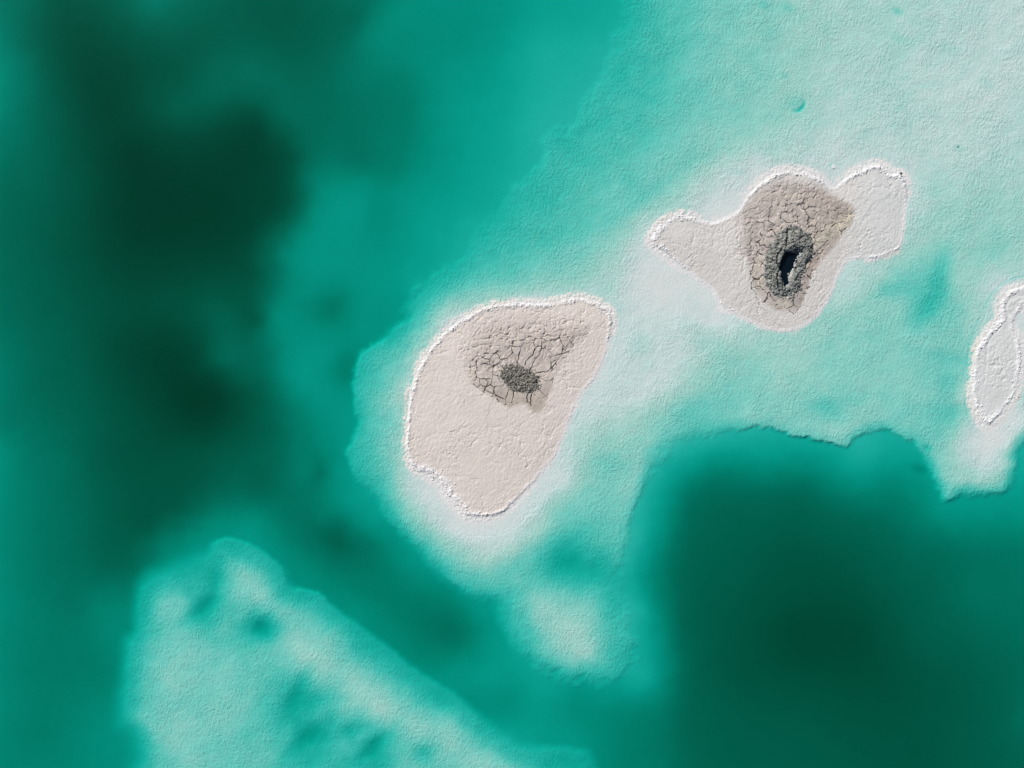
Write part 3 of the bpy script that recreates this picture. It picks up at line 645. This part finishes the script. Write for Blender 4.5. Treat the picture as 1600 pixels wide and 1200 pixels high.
def build_island(I, name, cx, cy, step, label):
    root = empty(name, cx, cy, 0.0)
    tag(root, label, 'island')
    x0, y0, x1, y1 = I.box
    gx = np.arange(x0, x1+step, step); gy = np.arange(y0, y1+step, step); X, Y = np.meshgrid(gx, gy)
    z, T_, rp, q, st = I.surface(X, Y)
    margin = I.margin
    qs = I.R.sample(I.S, X, Y)
    z = z - .5*ss(-margin+5, -margin, qs)                                   # sinks under the bed at its outer edge
    if I is isl1 or getattr(I, 'pl', None) is not None:
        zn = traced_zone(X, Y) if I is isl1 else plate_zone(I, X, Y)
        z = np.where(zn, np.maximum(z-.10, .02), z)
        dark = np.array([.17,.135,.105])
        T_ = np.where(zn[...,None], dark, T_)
    if I.clump is not None:
        cs = sdf(I.clump, X, Y)[0]; z = z - .10*ss(1, 4, cs)
    V = np.stack([WX(X.ravel())-root.location.x, WY(Y.ravel())-root.location.y, z.ravel()], 1)
    keep = qs[:-1,:-1] > -margin
    if I.clump is not None: keep &= cs[:-1,:-1] < 5
    F = grid_faces(len(gx), len(gy), keep)
    V, F, T2, r2 = compact(V, F, T_.reshape(-1,3), rp.ravel())
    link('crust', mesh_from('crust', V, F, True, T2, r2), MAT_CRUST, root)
    return root
# ------------------------------------------------------------------ loose lumps joined into one part
_ph = (1+5**.5)/2
ICO_V = np.array([(-1,_ph,0),(1,_ph,0),(-1,-_ph,0),(1,-_ph,0),(0,-1,_ph),(0,1,_ph),(0,-1,-_ph),(0,1,-_ph),(_ph,0,-1),(_ph,0,1),(-_ph,0,-1),(-_ph,0,1)])/math.hypot(1,_ph)
ICO_F = np.array([(0,11,5),(0,5,1),(0,1,7),(0,7,10),(0,10,11),(1,5,9),(5,11,4),(11,10,2),(10,7,6),(7,1,8),(3,9,4),(3,4,2),(3,2,6),(3,6,8),(3,8,9),(4,9,5),(2,4,11),(6,2,10),(8,6,7),(9,8,1)])
def lumps(name, P, rad, squash, mat, parent, origin, seed=1, smooth=False):
    """P (n,3) world positions"""
    r_ = np.random.default_rng(seed); n = len(P)
    V = ICO_V[None]*(1+.35*(r_.random((n,12,1))-.5))
    a = r_.random(n)*6.283; c, s_ = np.cos(a), np.sin(a)
    V = V*np.stack([1+.4*(r_.random(n)-.3), np.ones(n), np.full(n, squash)*(0.8+.5*r_.random(n))], 1)[:,None,:]
    x = V[...,0]*c[:,None]-V[...,1]*s_[:,None]; y = V[...,0]*s_[:,None]+V[...,1]*c[:,None]
    V = np.stack([x, y, V[...,2]], 2)*rad[:,None,None] + (P-np.array(origin))[:,None,:]
    F = ICO_F[None]+12*np.arange(n)[:,None,None]
    o = link(name, mesh_from(name, V.reshape(-1,3), F.reshape(-1,3), smooth), mat, parent); o['kind'] = 'stuff'; return o

def salt_rim(I, root, n, seed):
    r_ = np.random.default_rng(seed); x0, y0, x1, y1 = I.box
    x = x0+r_.random(n*30)*(x1-x0); y = y0+r_.random(n*30)*(y1-y0)
    q = I.sd(x, y); rw = I.R.sample(I.W, x, y)
    p = np.exp(-((q-rw*.30)/(rw*.36))**2)*(q > -2.5)*(.1+.9*ss(-.2, .3, fbm(x, y, 14, 2, 2)))
    k = r_.random(len(x)) < p
    x, y, q, rw = x[k][:n], y[k][:n], q[k][:n], rw[k][:n]
    z = I.surface(x, y)[0]
    rad = S*(.4+.85*r_.random(len(x))**2.5)*np.clip(rw/8, .7, 1.2)
    P = np.stack([WX(x), WY(y), z+rad*.15], 1)
    lumps('salt_rim', P, rad, .75, MAT_LUMP, root, root.location, seed)

def thin(seeds, dmin):
    out = []
    for p in seeds:
        if all((p[0]-q[0])**2+(p[1]-q[1])**2 > dmin*dmin for q in out): out.append(p)
    return out
SEED2 = thin(SEED2, 9.5)
c1 = catmull(CLUMP1, n=3); c2 = catmull(MOUND2, n=3)
isl1.clump = c1; isl2.clump = c2
setup_plates(isl2, SEED2, (1130, 270, 1345, 510), 8.0, 12, c2)
isl1.margin, isl2.margin, isl3.margin = 36, 34, 30
for I_ in (isl1, isl2, isl3): PATCHES.append(I_)

# bed sheet
gx = axis(-60, 1660, 2.5, 60000); gy = axis(-60, 1260, 2.5, 60000)
X, Y = np.meshgrid(gx, gy); d, rip = bed_depth(X, Y)
z = -d
for I_ in PATCHES:
    bx = (X > I_.box[0]) & (X < I_.box[2]) & (Y > I_.box[1]) & (Y < I_.box[3])
    qs = I_.R.sample(I_.S, X[bx], Y[bx]); z[bx] = z[bx] - .35*ss(-I_.margin+6, -I_.margin+14, qs)
under = np.array([.79,.772,.685]); shore = np.array([.80,.785,.755])
T_ = under+(shore-under)*ss(.016, .003, d)[...,None]
V = np.stack([WX(X.ravel()), WY(Y.ravel()), z.ravel()], 1)
bed = link('lake_bed', mesh_from('lake_bed', V, grid_faces(len(gx), len(gy)), True, T_.reshape(-1,3), rip.ravel()), MAT_BED)
bed['kind'] = 'structure'

# the water body
B = 3200.0; zb = -9.0
Vw = np.array([(-B,-B,zb),(B,-B,zb),(B,B,zb),(-B,B,zb),(-B,-B,0),(B,-B,0),(B,B,0),(-B,B,0)], float)
Fw = np.array([(0,3,2,1),(4,5,6,7),(0,1,5,4),(1,2,6,5),(2,3,7,6),(3,0,4,7)])
water = link('lake_water', mesh_from('lake_water', Vw, Fw, False), MAT_WATER); water['kind'] = 'structure'

# ------------------------------------------------------------------ islands
r1 = build_island(isl1, 'salt_island', 800, 640, 0.9, 'large egg-shaped pinkish salt island with a small grey clod patch in a brown stain')
r2 = build_island(isl2, 'salt_island', 1240, 400, 0.9, 'bow-tie shaped beige salt island with a dark crater mound and cracked taupe mud')
r3 = build_island(isl3, 'salt_island', 1560, 580, 1.2, 'slim pale salt island with no mud, cut off by the right edge of the picture')
for r_ in (r1, r2, r3): r_['group'] = 'salt islands in the shallow lake'
salt_rim(isl1, r1, 1500, 21); salt_rim(isl2, r2, 1500, 22); salt_rim(isl3, r3, 700, 23)
print('plates', build_traced(isl1, r1), build_plates(isl2, r2, None))

# grey clod patch of the first island
CW = 10.0
def mound_mesh(I, root, poly, step, hfun, mat, tint):
    x0, y0 = poly[:,:2].min(0)-4; x1, y1 = poly[:,:2].max(0)+4
    gx = np.arange(x0, x1, step); gy = np.arange(y0, y1, step); X, Y = np.meshgrid(gx, gy)
    cs = sdf(poly, X, Y)[0] + CW*fbm(X, Y, 9, 4, 4, .6)
    zb_ = I.surface(X, Y)[0]
    z = hfun(X, Y, cs, zb_)
    V = np.stack([WX(X.ravel())-root.location.x, WY(Y.ravel())-root.location.y, z.ravel()], 1)
    F = grid_faces(len(gx), len(gy), cs[:-1,:-1] > -2.0)
    T2 = tint(X, Y, cs); rp = np.full(X.size, .45)
    V, F, T2, rp = compact(V, F, T2.reshape(-1,3), rp)
    return link('mud_mound', mesh_from('mud_mound', V, F, True, T2, rp), mat, root)
def h1(x, y, cs, zb_):
    f1, f2, v = worley(x, y, 2.6, 3)
    return zb_ - .06 + .12*ss(-1.5, 12, cs) + .10*ss(-1, 2, cs)*np.clip(1-f1, 0, 1)*v + .06*fbm(x, y, 6, 3, 2)
def t1(x, y, cs):
    f = worley(x, y, 2.2, 1)[2][...,None]
    return np.array([.25,.232,.19])*(.35+1.3*f)
m1 = mound_mesh(isl1, r1, c1, .6, h1, MAT_CRUST, t1); m1['label'] = 'low dark grey patch of crumbled mud'
holeE = catmull(HOLE2, n=3)
GD = []
for g_ in GROOVE2: GD.append(catmull(g_, False, 3))
def h2(x, y, cs, zb_):
    hs = sdf(holeE, x, y)[0] - 1.6 + 1.8*fbm(x, y, 5, 3, 2)
    f1, f2, v = worley(x, y, 3.0, 3)
    top = zb_ - .06 + .34*ss(-1.5, 20, cs) + .10*fbm(x, y, 14, 3, 3)
    top = top + .10*ss(-1, 3, cs)*np.clip(1-f1*1.1, 0, 1)*v + .05*fbm(x, y, 4, 2, 6)
    # the throat: steep on the upper left, an easier ramp running down the lower right
    pit = ss(-1.5, 3.0, hs)*1.35
    side = ((x-1225)*.8+(y-415)*.25)
    pit = pit + .42*ss(-15, -1, hs)*ss(-2, 9, side)*(1-ss(-1.5, 3, hs))
    lw = np.hypot((x-1229)/7, (y-446)/13); pit = pit + .28*np.exp(-lw**2)
    z = top - pit
    for g_ in GD:
        dd = seg_dist(g_, x+1.2*fbm(x,y,5,2,3), y+1.2*fbm(x,y,5,2,1), False)[0]
        z = z - .55*np.exp(-(dd/1.35)**2)
    return z
def t2(x, y, cs):
    f = worley(x, y, 2.6, 1)[2][...,None]
    c = np.array([.29,.295,.27])*(.4+1.1*f)
    brown = (ss(-.1, .4, fbm(x, y, 24, 2, 2))*ss(440, 370, y))[...,None]*.55
    c = c*(1-brown)+np.array([.27,.245,.205])*(.6+.7*f)*brown
    # sunlit right bank of the pool, painted into the tint as a pale streak
    st_ = seg_dist(np.array(T('1248,396 1244,404 1241,412 1237,422 1233,431 1231,441 1229,450')), x+1.6*fbm(x,y,4,3,2), y+1.6*fbm(x,y,4,3,1), False)[0]
    sm = (ss(4.2, 1.8, st_ + (y-405)*.02)*ss(-.45, .0, fbm(x, y, 3.5, 2, 5)))[...,None]
    fade = ss(452, 415, y)[...,None]*.85+.15
    c = c*(1-sm*fade)+np.array([.50,.51,.49])*sm*fade
    return c
m2 = mound_mesh(isl2, r2, c2, .5, h2, MAT_CRUST, t2); m2['label'] = 'dark grey crumbly mound with a steep crater'
# pool in the crater
mp_, t_ = new_mat('crater_water'); o_ = N(t_, 'ShaderNodeOutputMaterial'); b_ = N(t_, 'ShaderNodeBsdfPrincipled')
b_.inputs['Base Color'].default_value = (.003,.008,.014,1); b_.inputs['Roughness'].default_value = .08; L(t_, b_.outputs[0], o_.inputs[0])
aa = np.linspace(0, 2*np.pi, 28, endpoint=False); cen = np.array([1230.0, 419.0]); P_ = cen+np.stack([23*np.cos(aa), -42*np.sin(aa)], 1)
zp = .012
rings = [P_, cen+(P_-cen)*.5]
V = np.array([(WX(p[0])-r2.location.x, WY(p[1])-r2.location.y, zp) for rg in rings for p in rg]+[(WX(cen[0])-r2.location.x, WY(cen[1])-r2.location.y, zp)])
n = len(P_); F = []
for a in range(n):
    b = (a+1) % n; F += [(a, a+n, b+n), (a, b+n, b), (a+n, 2*n, b+n)]
F = np.array(F); pool = link('crater_pool', mesh_from('crater_pool', V, F, False), mp_, m2); pool['label'] = 'near-black pool at the bottom of the crater'
# clods
def clods(I, mound, root, poly, hfun, n, seed, r0, r1_, mat, spread):
    r_ = np.random.default_rng(seed); x0, y0 = poly.min(0)-6; x1, y1 = poly.max(0)+6
    x = x0+r_.random(n*4)*(x1-x0); y = y0+r_.random(n*4)*(y1-y0)
    cs = sdf(poly, x, y)[0] + CW*fbm(x, y, 9, 4, 4, .6)
    k = r_.random(len(x)) < ss(-spread, spread*.6, cs)
    if I is isl2: k &= (sdf(holeE, x, y)[0] < -1.0) & (seg_dist(np.array(T('1248,396 1243,404 1240,412 1235,422 1232,432 1230,446')), x, y, False)[0] > 3.4)
    x, y, cs = x[k][:n], y[k][:n], cs[k][:n]
    zb_ = I.surface(x, y)[0]; z = np.where(cs > -1.5, hfun(x, y, cs, zb_), zb_)
    rad = S*(r0+(r1_-r0)*r_.random(len(x))**2.2)
    lumps('mud_clods', np.stack([WX(x), WY(y), z+rad*.2], 1), rad, .8, mat, mound, root.location, seed)
clods(isl1, m1, r1, c1[:,:2], h1, 1900, 31, .32, 1.15, MAT_CLOD_BROWN, 5.0)
clods(isl2, m2, r2, c2[:,:2], h2, 2600, 32, .4, 1.4, MAT_CLOD, 3.5)

# ------------------------------------------------------------------ single stones and blocks
def stone(name, px, py, z, r, sq, mat, label, cat, seed, box=False):
    r_ = np.random.default_rng(seed)
    import bmesh
    bm = bmesh.new()
    if box:
        bmesh.ops.create_cube(bm, size=2*r); bmesh.ops.bevel(bm, geom=bm.edges[:], offset=r*.3, segments=2, affect='EDGES')
    else: bmesh.ops.create_icosphere(bm, subdivisions=2, radius=r)
    for v in bm.verts:
        p = v.co; k = 1+.28*float(gnoise(np.array([p.x/r*1.3+seed]), np.array([p.y/r*1.3+p.z/r]), 1)[0])
        v.co = (p.x*k, p.y*k*.85, p.z*k*sq)
    me = bpy.data.meshes.new(name); bm.to_mesh(me); bm.free()
    o = link(name, me, mat); o.location = (float(WX(px)), float(WY(py)), z); o.rotation_euler = (0, 0, seed)
    tag(o, label, cat); return o
stone('dark_stone', 1405.5, 272.5, .24, .10, .8, MAT_STONE, 'small dark bluish stone on the white rim at the bow-tie island upper right corner', 'stone', 2)
stone('dark_stone', 1497, 229.5, -.03, .075, .7, MAT_STONE, 'tiny dark stone alone in the pale shallows above and right of the bow-tie island', 'stone', 3)
stone('dark_stone', 1591, 620.5, .0, .05, .7, MAT_STONE, 'tiny dark stone in pale water beside the lower tip of the slim island', 'stone', 4)
stone('salt_block', 1301.5, 261, -.03, .16, .45, MAT_LUMP, 'small squarish white salt block in the water above the notch of the bow-tie island', 'salt block', 5, True)
stone('salt_block', 990, 420, -.005, .07, .5, MAT_LUMP, 'tiny white salt crumb in the shallows left of the tip of the bow-tie island', 'salt block', 6, True)
